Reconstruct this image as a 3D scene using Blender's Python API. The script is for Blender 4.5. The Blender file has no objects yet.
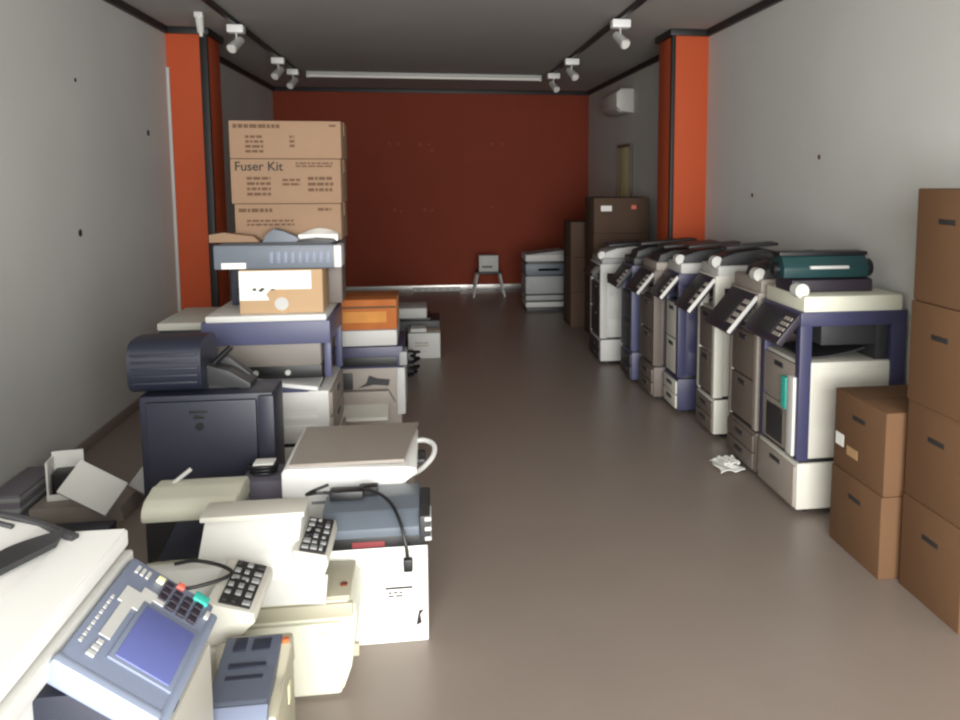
import bpy, bmesh, math, random
from mathutils import Matrix, Vector
random.seed(7)
S = bpy.context.scene
COL = S.collection
R = math.radians
PI = math.pi

# ------------------------------------------------------------------ materials
def lin(c):
    c /= 255.0
    return c / 12.92 if c <= 0.04045 else ((c + 0.055) / 1.055) ** 2.4

MATS = {}
def mat(name, rgb, rough=0.5, var=0.08, scale=6.0, bump=0.0, bscale=60.0, metal=0.0, spec=0.5, emit=0.0):
    if name in MATS: return MATS[name]
    m = bpy.data.materials.new(name); m.use_nodes = True
    nt = m.node_tree; p = nt.nodes['Principled BSDF']
    tc = nt.nodes.new('ShaderNodeTexCoord')
    nz = nt.nodes.new('ShaderNodeTexNoise'); nz.inputs['Scale'].default_value = scale
    nz.inputs['Detail'].default_value = 5
    nt.links.new(tc.outputs['Object'], nz.inputs['Vector'])
    mix = nt.nodes.new('ShaderNodeMix'); mix.data_type = 'RGBA'
    c = [lin(v) for v in rgb]
    mix.inputs[6].default_value = [max(0, v * (1 - var)) for v in c] + [1]
    mix.inputs[7].default_value = [min(1, v * (1 + var)) for v in c] + [1]
    nt.links.new(nz.outputs['Fac'], mix.inputs[0])
    nt.links.new(mix.outputs[2], p.inputs['Base Color'])
    p.inputs['Roughness'].default_value = rough
    p.inputs['Metallic'].default_value = metal
    p.inputs['Specular IOR Level'].default_value = spec
    if bump > 0:
        n2 = nt.nodes.new('ShaderNodeTexNoise'); n2.inputs['Scale'].default_value = bscale; n2.inputs['Detail'].default_value = 4
        nt.links.new(tc.outputs['Object'], n2.inputs['Vector'])
        b = nt.nodes.new('ShaderNodeBump'); b.inputs['Strength'].default_value = bump; b.inputs['Distance'].default_value = 0.01
        nt.links.new(n2.outputs['Fac'], b.inputs['Height'])
        nt.links.new(b.outputs['Normal'], p.inputs['Normal'])
    if emit:
        p.inputs['Emission Color'].default_value = c + [1]
        p.inputs['Emission Strength'].default_value = emit
    MATS[name] = m
    return m

PLASTER = mat('plaster_grey', (204, 204, 200), 0.9, 0.07, 1.6, 0.15, 10, spec=0.2)
CEIL = mat('ceiling_grey', (176, 174, 170), 0.9, 0.06, 2.0, 0.1, 20, spec=0.2)
ORANGE = mat('orange_paint', (190, 84, 48), 0.7, 0.07, 2.5, 0.1, 20, spec=0.25)
RED_DIM = mat('red_paint_dimmed', (136, 58, 36), 0.7, 0.08, 1.5, 0.1, 20, spec=0.25)  # darker than the pilaster paint; light falloff towards the back put into the colour
BLACKTRIM = mat('black_trim', (24, 23, 23), 0.5)
FLOOR = mat('vinyl_floor', (140, 128, 119), 0.36, 0.07, 3.0, 0.03, 40, spec=0.42)
WHITE = mat('white_plastic', (212, 212, 207), 0.42, 0.03)
OFFWHITE = mat('offwhite_plastic', (205, 203, 192), 0.45, 0.04)
BRIGHT = mat('bright_white_plastic', (242, 242, 239), 0.4, 0.02)
CREAM = mat('cream_plastic', (216, 216, 198), 0.45, 0.05)
BEIGE = mat('beige_plastic', (176, 171, 150), 0.5, 0.05)
TAUPE = mat('taupe_plastic', (150, 141, 132), 0.5, 0.06)
GREY = mat('grey_plastic', (150, 152, 152), 0.5, 0.06)
LGREY = mat('light_grey_plastic', (190, 190, 186), 0.5, 0.05)
BROWNGREY = mat('brown_grey_plastic', (104, 94, 86), 0.5, 0.08)
NAVY = mat('navy_plastic', (60, 60, 90), 0.42, 0.08)
LNAVY = mat('faded_navy_plastic', (80, 82, 112), 0.45, 0.08)
DNAVY = mat('dark_navy_plastic', (37, 40, 55), 0.45, 0.08)
PURPLEDARK = mat('dark_purple_plastic', (46, 40, 50), 0.45, 0.1)
SLATE = mat('slate_panel', (120, 129, 150), 0.45, 0.06)
LSLATE = mat('light_slate_panel', (136, 146, 166), 0.42, 0.05)
SCREEN = mat('blue_lcd', (98, 106, 164), 0.3, 0.04)
BLUEGREY = mat('bluegrey_plastic', (98, 106, 116), 0.45, 0.1, 9)
BLACK = mat('black_plastic', (22, 22, 24), 0.45, 0.1)
DARK = mat('dark_grey_plastic', (48, 48, 50), 0.5, 0.1)
TEALDARK = mat('dark_teal_plastic', (24, 58, 60), 0.4, 0.12)
TEAL = mat('teal_plastic', (60, 180, 165), 0.4, 0.05)
REDBTN = mat('red_button', (225, 110, 95), 0.4, 0.03)
YELBTN = mat('yellow_button', (245, 240, 190), 0.4, 0.03)
CARD = mat('cardboard_brown', (108, 80, 57), 0.85, 0.10, 4.0, 0.1, 80, spec=0.2)
CARDL = mat('cardboard_tan', (142, 116, 94), 0.85, 0.08, 4.0, 0.1, 80, spec=0.2)
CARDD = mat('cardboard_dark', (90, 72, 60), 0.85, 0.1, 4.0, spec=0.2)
CARDO = mat('cardboard_orange', (176, 104, 56), 0.8, 0.22, 9.0, spec=0.2)
PARCEL = mat('parcel_tan', (186, 156, 122), 0.8, 0.06, 5, spec=0.2)
INK = mat('printing_ink', (92, 66, 46), 0.8, 0.1)
INKD = mat('dark_ink', (40, 36, 34), 0.8, 0.1)
TAPE = mat('packing_tape', (186, 150, 108), 0.3, 0.05)
PAPER = mat('white_paper', (240, 240, 234), 0.7, 0.03)
SILVER = mat('brushed_metal', (176, 174, 170), 0.35, 0.06, metal=0.85)
TUBE = mat('tube_white', (236, 232, 226), 0.3, 0.02)
LAMP = mat('lamp_lens', (255, 252, 245), 0.3, 0.0, emit=2.0)
CHROME = mat('lamp_grey', (205, 205, 203), 0.3, 0.05, metal=0.5)
YPANEL = mat('pale_yellow_paint', (214, 208, 160), 0.6, 0.05)
ACW = mat('air_conditioner_white', (205, 203, 196), 0.45, 0.03)

# ------------------------------------------------------------------ mesh helpers
class M:
    def __init__(self): self.bm = bmesh.new()
    def _merge(self, b, mx=None):
        if mx is not None: bmesh.ops.transform(b, matrix=mx, verts=b.verts)
        bmesh.ops.recalc_face_normals(b, faces=b.faces)
        t = bpy.data.meshes.new('tmp'); b.to_mesh(t); b.free()
        self.bm.from_mesh(t); bpy.data.meshes.remove(t)
        return self
    def box(self, x0, x1, y0, y1, z0, z1, bev=0.005, seg=2, mx=None):
        b = bmesh.new()
        bmesh.ops.create_cube(b, size=1)
        bmesh.ops.transform(b, verts=b.verts, matrix=Matrix.Translation(((x0+x1)/2, (y0+y1)/2, (z0+z1)/2)) @ Matrix.Diagonal((abs(x1-x0), abs(y1-y0), abs(z1-z0), 1)))
        bev = min(bev, 0.45*min(abs(x1-x0), abs(y1-y0), abs(z1-z0)))
        if bev > 0.0004:
            bmesh.ops.bevel(b, geom=b.edges[:], offset=bev, segments=seg, profile=0.6, affect='EDGES')
        return self._merge(b, mx)
    def prism(self, prof, axis, a0, a1, bev=0.0, mx=None):
        # prof: 2-D outline; axis 'x': (y,z), 'y': (x,z), 'z': (x,y)
        b = bmesh.new()
        def P(u, v, a):
            return {'x': (a, u, v), 'y': (u, a, v), 'z': (u, v, a)}[axis]
        v0 = [b.verts.new(P(u, v, a0)) for u, v in prof]
        v1 = [b.verts.new(P(u, v, a1)) for u, v in prof]
        n = len(prof)
        b.faces.new(v0); b.faces.new(v1[::-1])
        for i in range(n): b.faces.new((v0[i], v1[i], v1[(i+1) % n], v0[(i+1) % n]))
        if bev > 0: bmesh.ops.bevel(b, geom=b.edges[:], offset=bev, segments=2, profile=0.6, affect='EDGES')
        return self._merge(b, mx)
    def cyl(self, p0, p1, r, seg=20, r2=None, bev=0.0):
        p0, p1 = Vector(p0), Vector(p1); d = p1 - p0
        b = bmesh.new()
        bmesh.ops.create_cone(b, cap_ends=True, segments=seg, radius1=r, radius2=r if r2 is None else r2, depth=d.length)
        if bev > 0:
            bmesh.ops.bevel(b, geom=[e for e in b.edges if len(e.link_faces) == 2 and any(len(f.verts) > 4 for f in e.link_faces)], offset=bev, segments=2, affect='EDGES')
        q = Vector((0, 0, 1)).rotation_difference(d.normalized()).to_matrix().to_4x4()
        return self._merge(b, Matrix.Translation((p0+p1)/2) @ q)
    def tube(self, pts, r, seg=8):
        # smooth path through pts (Catmull-Rom)
        pts = [Vector(p) for p in pts]; P = []
        for i in range(len(pts)-1):
            a, b_, c, d = pts[max(i-1, 0)], pts[i], pts[i+1], pts[min(i+2, len(pts)-1)]
            for k in range(6):
                t = k/6
                P.append(0.5*((2*b_)+(c-a)*t+(2*a-5*b_+4*c-d)*t*t+(3*b_-a-3*c+d)*t**3))
        P.append(pts[-1])
        b = bmesh.new(); rings = []
        for i, p in enumerate(P):
            t = (P[min(i+1, len(P)-1)]-P[max(i-1, 0)]).normalized()
            u = t.cross(Vector((0, 0, 1)))
            if u.length < 0.05: u = t.cross(Vector((1, 0, 0)))
            u.normalize(); w = t.cross(u)
            rings.append([b.verts.new(p + r*(math.cos(2*PI*k/seg)*u + math.sin(2*PI*k/seg)*w)) for k in range(seg)])
        for a, c in zip(rings, rings[1:]):
            for k in range(seg): b.faces.new((a[k], a[(k+1) % seg], c[(k+1) % seg], c[k]))
        b.faces.new(rings[0][::-1]); b.faces.new(rings[-1])
        return self._merge(b)
    def grid(self, f, nu, nv, th):
        # a bent sheet: f(u,v)->point, thickness th downward
        b = bmesh.new()
        T = [[b.verts.new(Vector(f(i/nu, j/nv))) for j in range(nv+1)] for i in range(nu+1)]
        Bt = [[b.verts.new(Vector(f(i/nu, j/nv)) - Vector((0, 0, th))) for j in range(nv+1)] for i in range(nu+1)]
        for i in range(nu):
            for j in range(nv):
                b.faces.new((T[i][j], T[i+1][j], T[i+1][j+1], T[i][j+1]))
                b.faces.new((Bt[i][j], Bt[i][j+1], Bt[i+1][j+1], Bt[i+1][j]))
        for i in range(nu):
            b.faces.new((T[i][0], Bt[i][0], Bt[i+1][0], T[i+1][0])); b.faces.new((T[i][nv], T[i+1][nv], Bt[i+1][nv], Bt[i][nv]))
        for j in range(nv):
            b.faces.new((T[0][j], T[0][j+1], Bt[0][j+1], Bt[0][j])); b.faces.new((T[nu][j], Bt[nu][j], Bt[nu][j+1], T[nu][j+1]))
        return self._merge(b)
    def done(self, name, m, parent=None, loc=(0, 0, 0), rotz=0, label=None):
        me = bpy.data.meshes.new(name); self.bm.to_mesh(me); self.bm.free()
        me.materials.append(m)
        me.polygons.foreach_set('use_smooth', [True]*len(me.polygons))
        me.set_sharp_from_angle(angle=R(32))
        o = bpy.data.objects.new(name, me); COL.objects.link(o)
        o.location = loc; o.rotation_euler = (0, 0, rotz)
        if parent: o.parent = parent
        if label: o['label'] = label
        return o

def tag(o, label, cat, group=None):
    o['label'] = label; o['category'] = cat
    if group: o['group'] = group
    return o
def thing(name, label, cat, loc=(0, 0, 0), rotz=0, group=None):
    o = bpy.data.objects.new(name, None); COL.objects.link(o)
    o.empty_display_size = 0.1
    o.location = loc; o.rotation_euler = (0, 0, rotz)
    return tag(o, label, cat, group)
def struct(o):
    o['kind'] = 'structure'; return o
def B(name, m, parent, *a, bev=0.005, label=None, mx=None):
    return M().box(*a, bev=bev, mx=mx).done(name, m, parent, label=label)
def copy_tree(o, parent=None):
    c = o.copy(); COL.objects.link(c)
    if parent: c.parent = parent
    for ch in [k for k in bpy.data.objects if k.parent == o]: copy_tree(ch, c)
    return c
def rot(axis, deg, piv):
    return Matrix.Translation(piv) @ Matrix.Rotation(R(deg), 4, axis) @ Matrix.Translation(-Vector(piv))

# ------------------------------------------------------------------ setting
XL, XR, YB, YF, ZC = -2.06, 2.29, 11.7, -2.0, 2.82
T = 0.12
struct(B('floor', FLOOR, None, XL-T, XR+T, YF-T, YB+T, -0.1, 0, bev=0))
struct(B('ceiling', CEIL, None, XL-T, XR+T, YF-T, YB+T, ZC, ZC+0.1, bev=0))
wl = struct(B('wall_left', PLASTER, None, XL-T, XL, YF-T, YB+T, 0, ZC, bev=0))
wr = struct(B('wall_right', PLASTER, None, XR, XR+T, YF-T, YB+T, 0, ZC, bev=0))
wb = struct(B('wall_back', RED_DIM, None, XL, XR, YB, YB+T, 0, ZC, bev=0))
m = M(); m.box(XL, XR, YF-T, YF, 0, 0.12, 0); m.box(XL, XR, YF-T, YF, 2.6, ZC, 0)
m.box(XL, XL+0.12, YF-T, YF, 0.12, 2.6, 0); m.box(XR-0.12, XR, YF-T, YF, 0.12, 2.6, 0)
struct(m.done('wall_front', PLASTER))
# orange pilasters
PL = (XL, -1.755, 7.1, 7.55); PR = (1.99, XR, 6.6, 7.02)
struct(B('wall_left_pilaster', ORANGE, None, *PL, 0, ZC, bev=0.004))
struct(B('wall_right_pilaster', ORANGE, None, *PR, 0, ZC, bev=0.004))
# black cornice strips, one per run of wall
h = 0.055; d = 0.03
runs = [(XL, XL+d, YF, PL[2]), (XL, PL[1]+d, PL[2]-d, PL[2]), (PL[1], PL[1]+d, PL[2], PL[3]), (XL, PL[1]+d, PL[3], PL[3]+d), (XL, XL+d, PL[3]+d, YB),
        (XL, XR, YB-d, YB), (XR-d, XR, PR[3]+d, YB), (PR[0]-d, XR, PR[3], PR[3]+d), (PR[0]-d, PR[0], PR[2], PR[3]), (PR[0]-d, XR, PR[2]-d, PR[2]), (XR-d, XR, YF, PR[2]-d)]
for i, (a, b_, c, e) in enumerate(runs):
    struct(B('trim_%d' % (i+1), BLACKTRIM, None, a, b_, c, e, ZC-h, ZC, bev=0.003))
# vertical edge strips
struct(B('trim_12', BLACKTRIM, None, PL[1]-0.045, PL[1]+0.012, PL[2]-0.012, PL[2]+0.03, 0, ZC-h, bev=0.002))
struct(B('trim_13', BLACKTRIM, None, PR[0]-0.012, PR[0]+0.018, PR[2]-0.012, PR[2]+0.03, 0, ZC-h, bev=0.002))
struct(B('trim_14', LGREY, None, XL, XL+0.022, PL[2]-0.022, PL[2], 0, 2.5, bev=0.002))
# skirting
struct(B('baseboard_back', SILVER, None, XL, XR, YB-0.015, YB, 0, 0.075, bev=0.003))
struct(B('baseboard_left', TAUPE, None, XL, XL+0.012, YF, PL[2], 0, 0.07, bev=0.003))
struct(B('baseboard_right', TAUPE, None, XR-0.012, XR, YF, PR[2], 0, 0.07, bev=0.003))
# filler patches and screw holes in the walls
PATCH = mat('filler_patch', (150, 82, 58), 0.9, 0.1)
for x, z in ((-0.52, 2.07), (-0.40, 2.07), (-0.1, 2.06), (0.02, 2.06), (0.06, 1.98), (0.9, 2.07), (1.05, 2.07), (-0.47, 1.15), (-0.38, 1.13), (-0.05, 1.15), (0.05, 1.14), (0.9, 1.18)):
    M().cyl((x, YB-0.003, z), (x, YB+0.005, z), random.uniform(0.018, 0.03), 12).done('filler_patch', PATCH, wb)
for y, z, r in ((6.566, 1.954, 0.022), (5.25, 1.30, 0.022), (5.317, 2.204, 0.012)):
    M().cyl((XL-0.005, y, z), (XL+0.004, y, z), r, 12).done('screw_hole', INKD, wl)
for y, z in ((4.6, 1.75), (5.6, 1.5)):
    M().cyl((XR-0.004, y, z), (XR+0.005, y, z), 0.015, 12).done('screw_hole', INK, wr)

# ------------------------------------------------------------------ ceiling tracks and lamps
for x, side in ((-1.44, 'left'), (1.43, 'right')):
    t = thing('lighting_track', 'black ceiling lighting track on the %s side, running towards the red wall' % side, 'lighting track', (x, 4.7, ZC))
    B('rail', BLACK, t, -0.018, 0.018, -6.4, 5.1, -0.035, 0, bev=0.003)
    B('end_cap', BLACK, t, -0.021, 0.021, 5.1, 5.13, -0.038, 0, bev=0.003)
t = thing('tube_light', 'long white tube light crossing the ceiling between the tracks', 'light', (0.0, 9.9, ZC))
B('batten', LGREY, t, -1.36, 1.36, -0.025, 0.025, -0.03, 0)
M().cyl((-1.33, 0, -0.047), (1.33, 0, -0.047), 0.018).done('tube', TUBE, t)
for s in (-1, 1): B('end_holder', OFFWHITE, t, s*1.345-0.015, s*1.345+0.015, -0.022, 0.022, -0.07, -0.03, bev=0.004)
def spot(x, y, tilt, label, big=1.0):
    t = thing('spotlight', label, 'spotlight', (x, y, ZC-0.035), 0, 'track spotlights')
    B('adaptor', BRIGHT, t, -0.06*big, 0.06*big, -0.05, 0.05, -0.06, 0, bev=0.008)
    M().cyl((0, 0, -0.055), (0, 0, -0.12), 0.008).done('stem', CHROME, t)
    a = Vector((0.02*tilt, 0.055, -0.10)); b_ = Vector((-0.03*tilt, -0.05, -0.185))
    M().cyl(a, b_, 0.032, 20, 0.042, 0.004).done('lamp_head', CHROME, t)
    dr = (b_-a).normalized()
    M().cyl(b_-dr*0.004, b_+dr*0.004, 0.033).done('lens', TUBE, t)
    return t
t = thing('spotlight', 'small spotlight above the top of the left orange pilaster', 'spotlight', (-1.63, 6.45, ZC), 0, 'track spotlights')
B('adaptor', WHITE, t, -0.03, 0.03, -0.03, 0.03, -0.04, 0)
M().cyl((0, 0, -0.04), (0.012, -0.02, -0.15), 0.03, 16, 0.022, 0.004).done('lamp_head', WHITE, t)
M().cyl((0.012, -0.02, -0.15), (0.015, -0.024, -0.175), 0.012).done('bulb', TUBE, t)
spot(-1.44, 6.75, 1, 'nearest white spotlight on the left lighting track')
spot(-1.44, 8.55, 1, 'middle white spotlight on the left lighting track')
spot(-1.44, 9.45, 1, 'white spotlight on the left track beside the left end of the tube light')
spot(1.43, 6.1, -1, 'nearest white spotlight on the right lighting track', 1.15)
spot(1.43, 8.2, -1, 'middle white spotlight on the right lighting track', 1.15)
spot(1.43, 9.4, -1, 'white spotlight on the right track beside the right end of the tube light', 1.15)

# ------------------------------------------------------------------ copiers
def control_panel(t, x, z, y0, y1, w, tilt, body, scr=DARK, edge=None):
    """a sloped operator panel in front (towards -x) of a copier, hinged at (x,z)"""
    mx = Matrix.Translation((x, 0, z)) @ Matrix.Rotation(R(-tilt), 4, 'Y')
    p = M().box(-w, 0, y0, y1, -0.035, 0, 0.006, mx=mx).done('control_panel', body, t)
    L = y1-y0
    M().box(-w*0.82, -w*0.25, y0+L*0.28, y0+L*0.68, -0.002, 0.003, 0.001, mx=mx).done('screen', scr, p)
    k = M()
    for i in range(4):
        for j in range(3):
            k.box(-w*0.8+i*w*0.17, -w*0.8+i*w*0.17+w*0.1, y0+L*0.05+j*L*0.07, y0+L*0.05+j*L*0.07+L*0.045, -0.001, 0.005, 0.001, mx=mx)
    k.done('buttons', TAUPE, p)
    if edge is not None:
        M().box(-w, -0.01, y0-0.008, y0+0.004, -0.018, 0.004, 0.003, mx=mx).done('edge_strip', edge, p)
    return p

def copier(label, x0, x1, y0, y1, zc, zb, z1, z2, z3, side, front, frame, lid, rotz=0, drawers=2, panel=PURPLEDARK, panel_edge=None, tray=LGREY, adf=None, group=None, cab=None, knob=None, panel_w=0.2, panel_tilt=50, posts=True):
    d, w = x1-x0, y1-y0
    t = thing('photocopier', label, 'photocopier', ((x0+x1)/2, (y0+y1)/2, 0), rotz, group)
    X0, X1, Y0, Y1 = -d/2, d/2, -w/2, w/2
    cab = cab or side
    B('base', DARK, t, X0+0.03, X1-0.02, Y0+0.02, Y1-0.02, 0.025, 0.06)
    for sx in (X0+0.07, X1-0.07):
        for sy in (Y0+0.06, Y1-0.06):
            M().cyl((sx, sy-0.012, 0.017), (sx, sy+0.012, 0.017), 0.017).done('caster', BLACK, t)
    B('paper_cabinet', cab, t, X0, X1, Y0, Y1, 0.03, zc, bev=0.01)
    n = drawers
    for i in range(n):
        a = 0.042+(zc-0.052)*i/n; b_ = 0.042+(zc-0.052)*(i+1)/n-0.008
        dr = B('drawer', front, t, X0-0.012, X0+0.004, Y0+0.015, Y1-0.015, a, b_, bev=0.004)
        B('handle', DARK, dr, X0-0.016, X0-0.008, -0.06, 0.06, b_-0.045, b_-0.022, bev=0.003)
    # dark gap, body above
    B('gap_strip', BLACK, t, X0+0.015, X1-0.015, Y0+0.012, Y1-0.012, zc-0.005, zc+0.02)
    B('body', side, t, X0+0.012, X1-0.012, Y0+0.012, Y1-0.012, zc+0.014, zb, bev=0.012)
    dh = (zb-zc-0.03)
    for i in range(2):
        a = zc+0.025+dh*0.5*i; b_ = a+dh*0.5-0.012
        dr = B('front_door' if i else 'drawer', front, t, X0-0.004, X0+0.016, Y0+0.03, Y1-0.03, a, b_, bev=0.004)
        B('handle', DARK, dr, X0-0.009, X0, -0.05, 0.05, b_-0.05, b_-0.025, bev=0.003)
    for s, yy in ((-1, Y0+0.012), (1, Y1-0.012)):
        g = M()
        zz = zb-0.02
        g.box(X0+0.075, X1-0.075, yy-0.004, yy+0.004, zb-0.11, zb-0.03, 0.003)
        g.box(X0+0.075, X1-0.075, yy-0.004, yy+0.004, zc+0.05+dh*0.32, zb-0.13, 0.003)
        g.box(X0+0.075, X1-0.075, yy-0.004, yy+0.004, zc+0.035, zc+0.035+dh*0.30, 0.003)
        g.done('side_cover', side, t)
    f = M()
    if posts:
        for sy in (Y0, Y1-0.05):
            f.box(X0-0.005, X0+0.055, sy, sy+0.05, zc+0.012, z1+0.005, 0.006)
            f.box(X1-0.075, X1, sy, sy+0.05, zb-0.22 if zb-0.22 > zc else zc+0.02, z1+0.005, 0.006)
    f.box(X0-0.005, X1, Y0, Y1, z1, z2, 0.008)
    f.done('frame', frame, t)
    # output recess
    B('recess_wall', DARK, t, X1-0.14, X1-0.08, Y0+0.03, Y1-0.03, zb-0.005, z1+0.004)
    B('recess_shade', DARK, t, X0+0.12, X1-0.09, Y0+0.04, Y1-0.03, zb+0.075, z1+0.004)  # dark block filling the output gap, its shade put in as colour
    mz = M().grid(lambda u, v: (X0+0.06+u*(d-0.24), Y0+0.06+v*(w-0.12), zb+0.015+(z1-zb)*0.25*u*u), 6, 1, 0.01)
    mz.done('output_tray', tray, t)
    # scanner lid
    lo = B('lid', lid, t, X0+0.012, X1-0.02, Y0+0.008, Y1-0.008, z2-0.004, z3, bev=0.012)
    if panel is not None:
        control_panel(t, X0-0.003, z2-0.01, Y0+0.02, Y1-0.02, panel_w, panel_tilt, panel, DARK, panel_edge)
    if adf is not None:
        a = M(); hh = 0.10
        a.prism([(X0+0.03, z3-0.003), (X1-0.05, z3-0.003), (X1-0.05, z3+0.07), (X1-0.2, z3+hh), (X0+0.14, z3+hh*0.8), (X0+0.05, z3+0.05)], 'y', Y0+0.03, Y1-0.12, 0.008)
        a.done('document_feeder', adf, t)
        B('feeder_tray', DARK, t, X0+0.08, X1-0.1, Y0+0.05, Y1-0.16, z3+hh-0.004, z3+hh+0.014, bev=0.004, mx=rot('Y', -4, (X0+0.1, 0, z3+hh)))
    if knob is not None:
        M().cyl((X0+0.02, Y0+0.04, z3+0.02), (X0+0.02, Y0+0.12, z3+0.02), 0.035, 20, None, 0.008).done('feeder_hinge', knob, t)
    return t

# right-hand row, near to far, facing the aisle
cA = copier('nearest copier in the right row, white sides in a navy frame, drum unit on top', 1.735, 2.272, 3.60, 4.06, 0.262, 0.755, 0.93, 1.0, 1.075, OFFWHITE, TAUPE, NAVY, CREAM, drawers=1, panel=PURPLEDARK, tray=DARK, adf=None, knob=WHITE, panel_w=0.18)
tl = M().box(-0.29, -0.262, -0.12, -0.06, 0.5, 0.66, 0.006); tl.done('release_lever', TEAL, cA)
B('toner_flap', WHITE, cA, -0.288, -0.262, -0.20, -0.13, 0.29, 0.68, bev=0.006)
B('open_pocket', DARK, cA, -0.275, -0.262, -0.06, 0.14, 0.30, 0.48, bev=0.006)
cB = copier('copier with taupe front beside the nearest navy-framed one in the right row', 1.735, 2.25, 4.11, 4.52, 0.25, 0.80, 0.95, 1.02, 1.09, BROWNGREY, BROWNGREY, TAUPE, TAUPE, panel=PURPLEDARK, panel_edge=LGREY, adf=DARK, knob=WHITE, panel_w=0.26)  # taupe front given brown-grey, darkened because little light reaches it
cC = copier('tall copier with full-height white side strip, third from the near end of right row', 1.735, 2.25, 4.77, 5.10, 0.25, 0.82, 0.95, 1.03, 1.09, OFFWHITE, BROWNGREY, OFFWHITE, LGREY, panel=PURPLEDARK, panel_edge=WHITE, adf=DARK, knob=WHITE, panel_w=0.27)  # front coloured brown-grey to darken it where light does not reach
cD = copier('copier with navy side and white segmented front edge in the right row', 1.67, 2.22, 5.31, 5.63, 0.25, 0.78, 0.90, 0.98, 1.05, NAVY, OFFWHITE, NAVY, LGREY, drawers=2, panel=PURPLEDARK, panel_edge=WHITE, adf=DARK, knob=WHITE)
cE = copier('brown-grey fronted copier behind the one with a navy side in right row', 1.60, 2.2, 5.67, 6.06, 0.25, 0.76, 0.88, 0.96, 1.02, BROWNGREY, BROWNGREY, BROWNGREY, TAUPE, panel=PURPLEDARK, panel_edge=LGREY, adf=DARK)
cF = copier('dark-fronted copier with pale blue side edge, next to farthest in the right row', 1.565, 2.2, 6.18, 6.53, 0.25, 0.74, 0.86, 0.94, 1.0, LNAVY, DARK, LNAVY, DARK, panel=DARK, adf=DARK)
cG = copier('farthest copier in the right row, with tall plain white side panel', 1.455, 1.96, 6.85, 7.3, 0.22, 0.72, 0.80, 0.88, 0.93, LGREY, DARK, LGREY, GREY, panel=DARK, adf=LGREY, knob=WHITE, panel_w=0.12)  # white panel coloured light grey to stand in for dim light down the row
# drum unit lying on the near copier
t = thing('drum_unit', 'black and teal drum unit lying on top of the nearest right copier', 'printer part', (1.97, 3.83, 1.075))
M().prism([(-0.10, 0.002), (0.09, 0.002), (0.10, 0.05), (0.0, 0.075), (-0.10, 0.06)], 'x', -0.23, 0.19, 0.006).done('lower_tray', PURPLEDARK, t)
M().prism([(-0.09, 0.07), (0.08, 0.07), (0.09, 0.13), (0.03, 0.185), (-0.06, 0.175), (-0.095, 0.12)], 'x', -0.27, 0.17, 0.008).done('housing', TEALDARK, t)
B('label_strip', LGREY, t, -0.14, 0.06, -0.106, -0.09, 0.115, 0.13, bev=0.001)
B('top_rail', BLACK, t, -0.28, 0.18, -0.06, 0.04, 0.175, 0.195, bev=0.005)
M().cyl((0.17, -0.02, 0.11), (0.215, -0.02, 0.11), 0.045, 20, None, 0.005).done('gear', BLACK, t)
M().cyl((-0.27, -0.02, 0.11), (-0.30, -0.02, 0.11), 0.03, 20, None, 0.004).done('gear', BLACK, t)
t = thing('paper_scrap', 'white crumpled paper on the floor at the foot of the right copier row', 'paper', (1.64, 4.28, 0))
M().grid(lambda u, v: (-0.07+u*0.14+0.01*math.sin(9*v), -0.1+v*0.2, 0.012+0.016*abs(math.sin(5*u+3*v))), 10, 10, 0.004).done('crumpled_sheet', PAPER, t)
M().grid(lambda u, v: (-0.03+u*0.09, -0.05+v*0.12, 0.036+0.014*abs(math.sin(7*u+4*v))), 8, 8, 0.004).done('crumpled_sheet', PAPER, t)

# ------------------------------------------------------------------ cartons
def carton(label, x0, x1, y0, y1, z0, z1, m, name='cardboard_box', group=None, slot=None, tape=True, rz=0.0, print_=None, cat='box'):
    cx, cy = (x0+x1)/2, (y0+y1)/2
    t = thing(name, label, cat, (cx, cy, z0), rz, group)
    a, b_, H = (x1-x0)/2, (y1-y0)/2, z1-z0-0.0016
    B('carton', m, t, -a, a, -b_, b_, 0, H, bev=0.006)
    g = M()
    g.box(-a+0.004, a-0.004, -0.0015, 0.0015, H-0.0006, H+0.0008, 0)
    g.done('flap_seam', INKD, t)
    if tape:
        g = M(); g.box(-a*0.995, a*0.995, -0.025, 0.025, H-0.0005, H+0.0012, 0)
        for s in (-1, 1): g.box(s*a-0.0012, s*a+0.0012, -0.025, 0.025, H-0.07, H, 0)
        g.done('packing_tape', TAPE, t)
    if slot:
        sl = M()
        sl.box(-a-0.002, -a+0.002, -0.05, 0.05, H-slot-0.010, H-slot+0.010, 0.005)
        sl.done('hand_hole', INKD, t)
    return t
nm = ['bottom carton', 'second carton from the floor', 'third carton from the floor', 'top carton']
zz = [0, 0.385, 0.77, 1.165, 1.597]
off = [0.0, 0.004, -0.004, 0.002]
for i in range(4):
    t = carton(nm[i] + ' of the tall brown stack at the right edge', 1.86+off[i], 2.25, 2.54, 2.92, zz[i], zz[i+1], CARD, group='tall stack of brown cartons', slot=0.12, tape=False)
    if i == 3:
        B('paper_label', PAPER, t, -0.197, -0.194, -0.185, -0.125, 0.05, 0.11, bev=0, label='white paper label')
for i, n in enumerate(('lower carton', 'upper carton')):
    t = carton(n + ' of the short brown stack beside the nearest right copier', 1.79+0.006*i, 2.22, 2.955, 3.37, 0.35*i, 0.35*(i+1), CARD, group='short stack of brown cartons', slot=0.09, tape=False)
    if i == 1:
        B('paper_label', PAPER, t, -0.2135, -0.210, 0.12, 0.19, 0.10, 0.155, bev=0, label='white label')
        B('printed_mark', TAPE, t, -0.2135, -0.210, 0.0, 0.09, 0.08, 0.12, bev=0)
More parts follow.
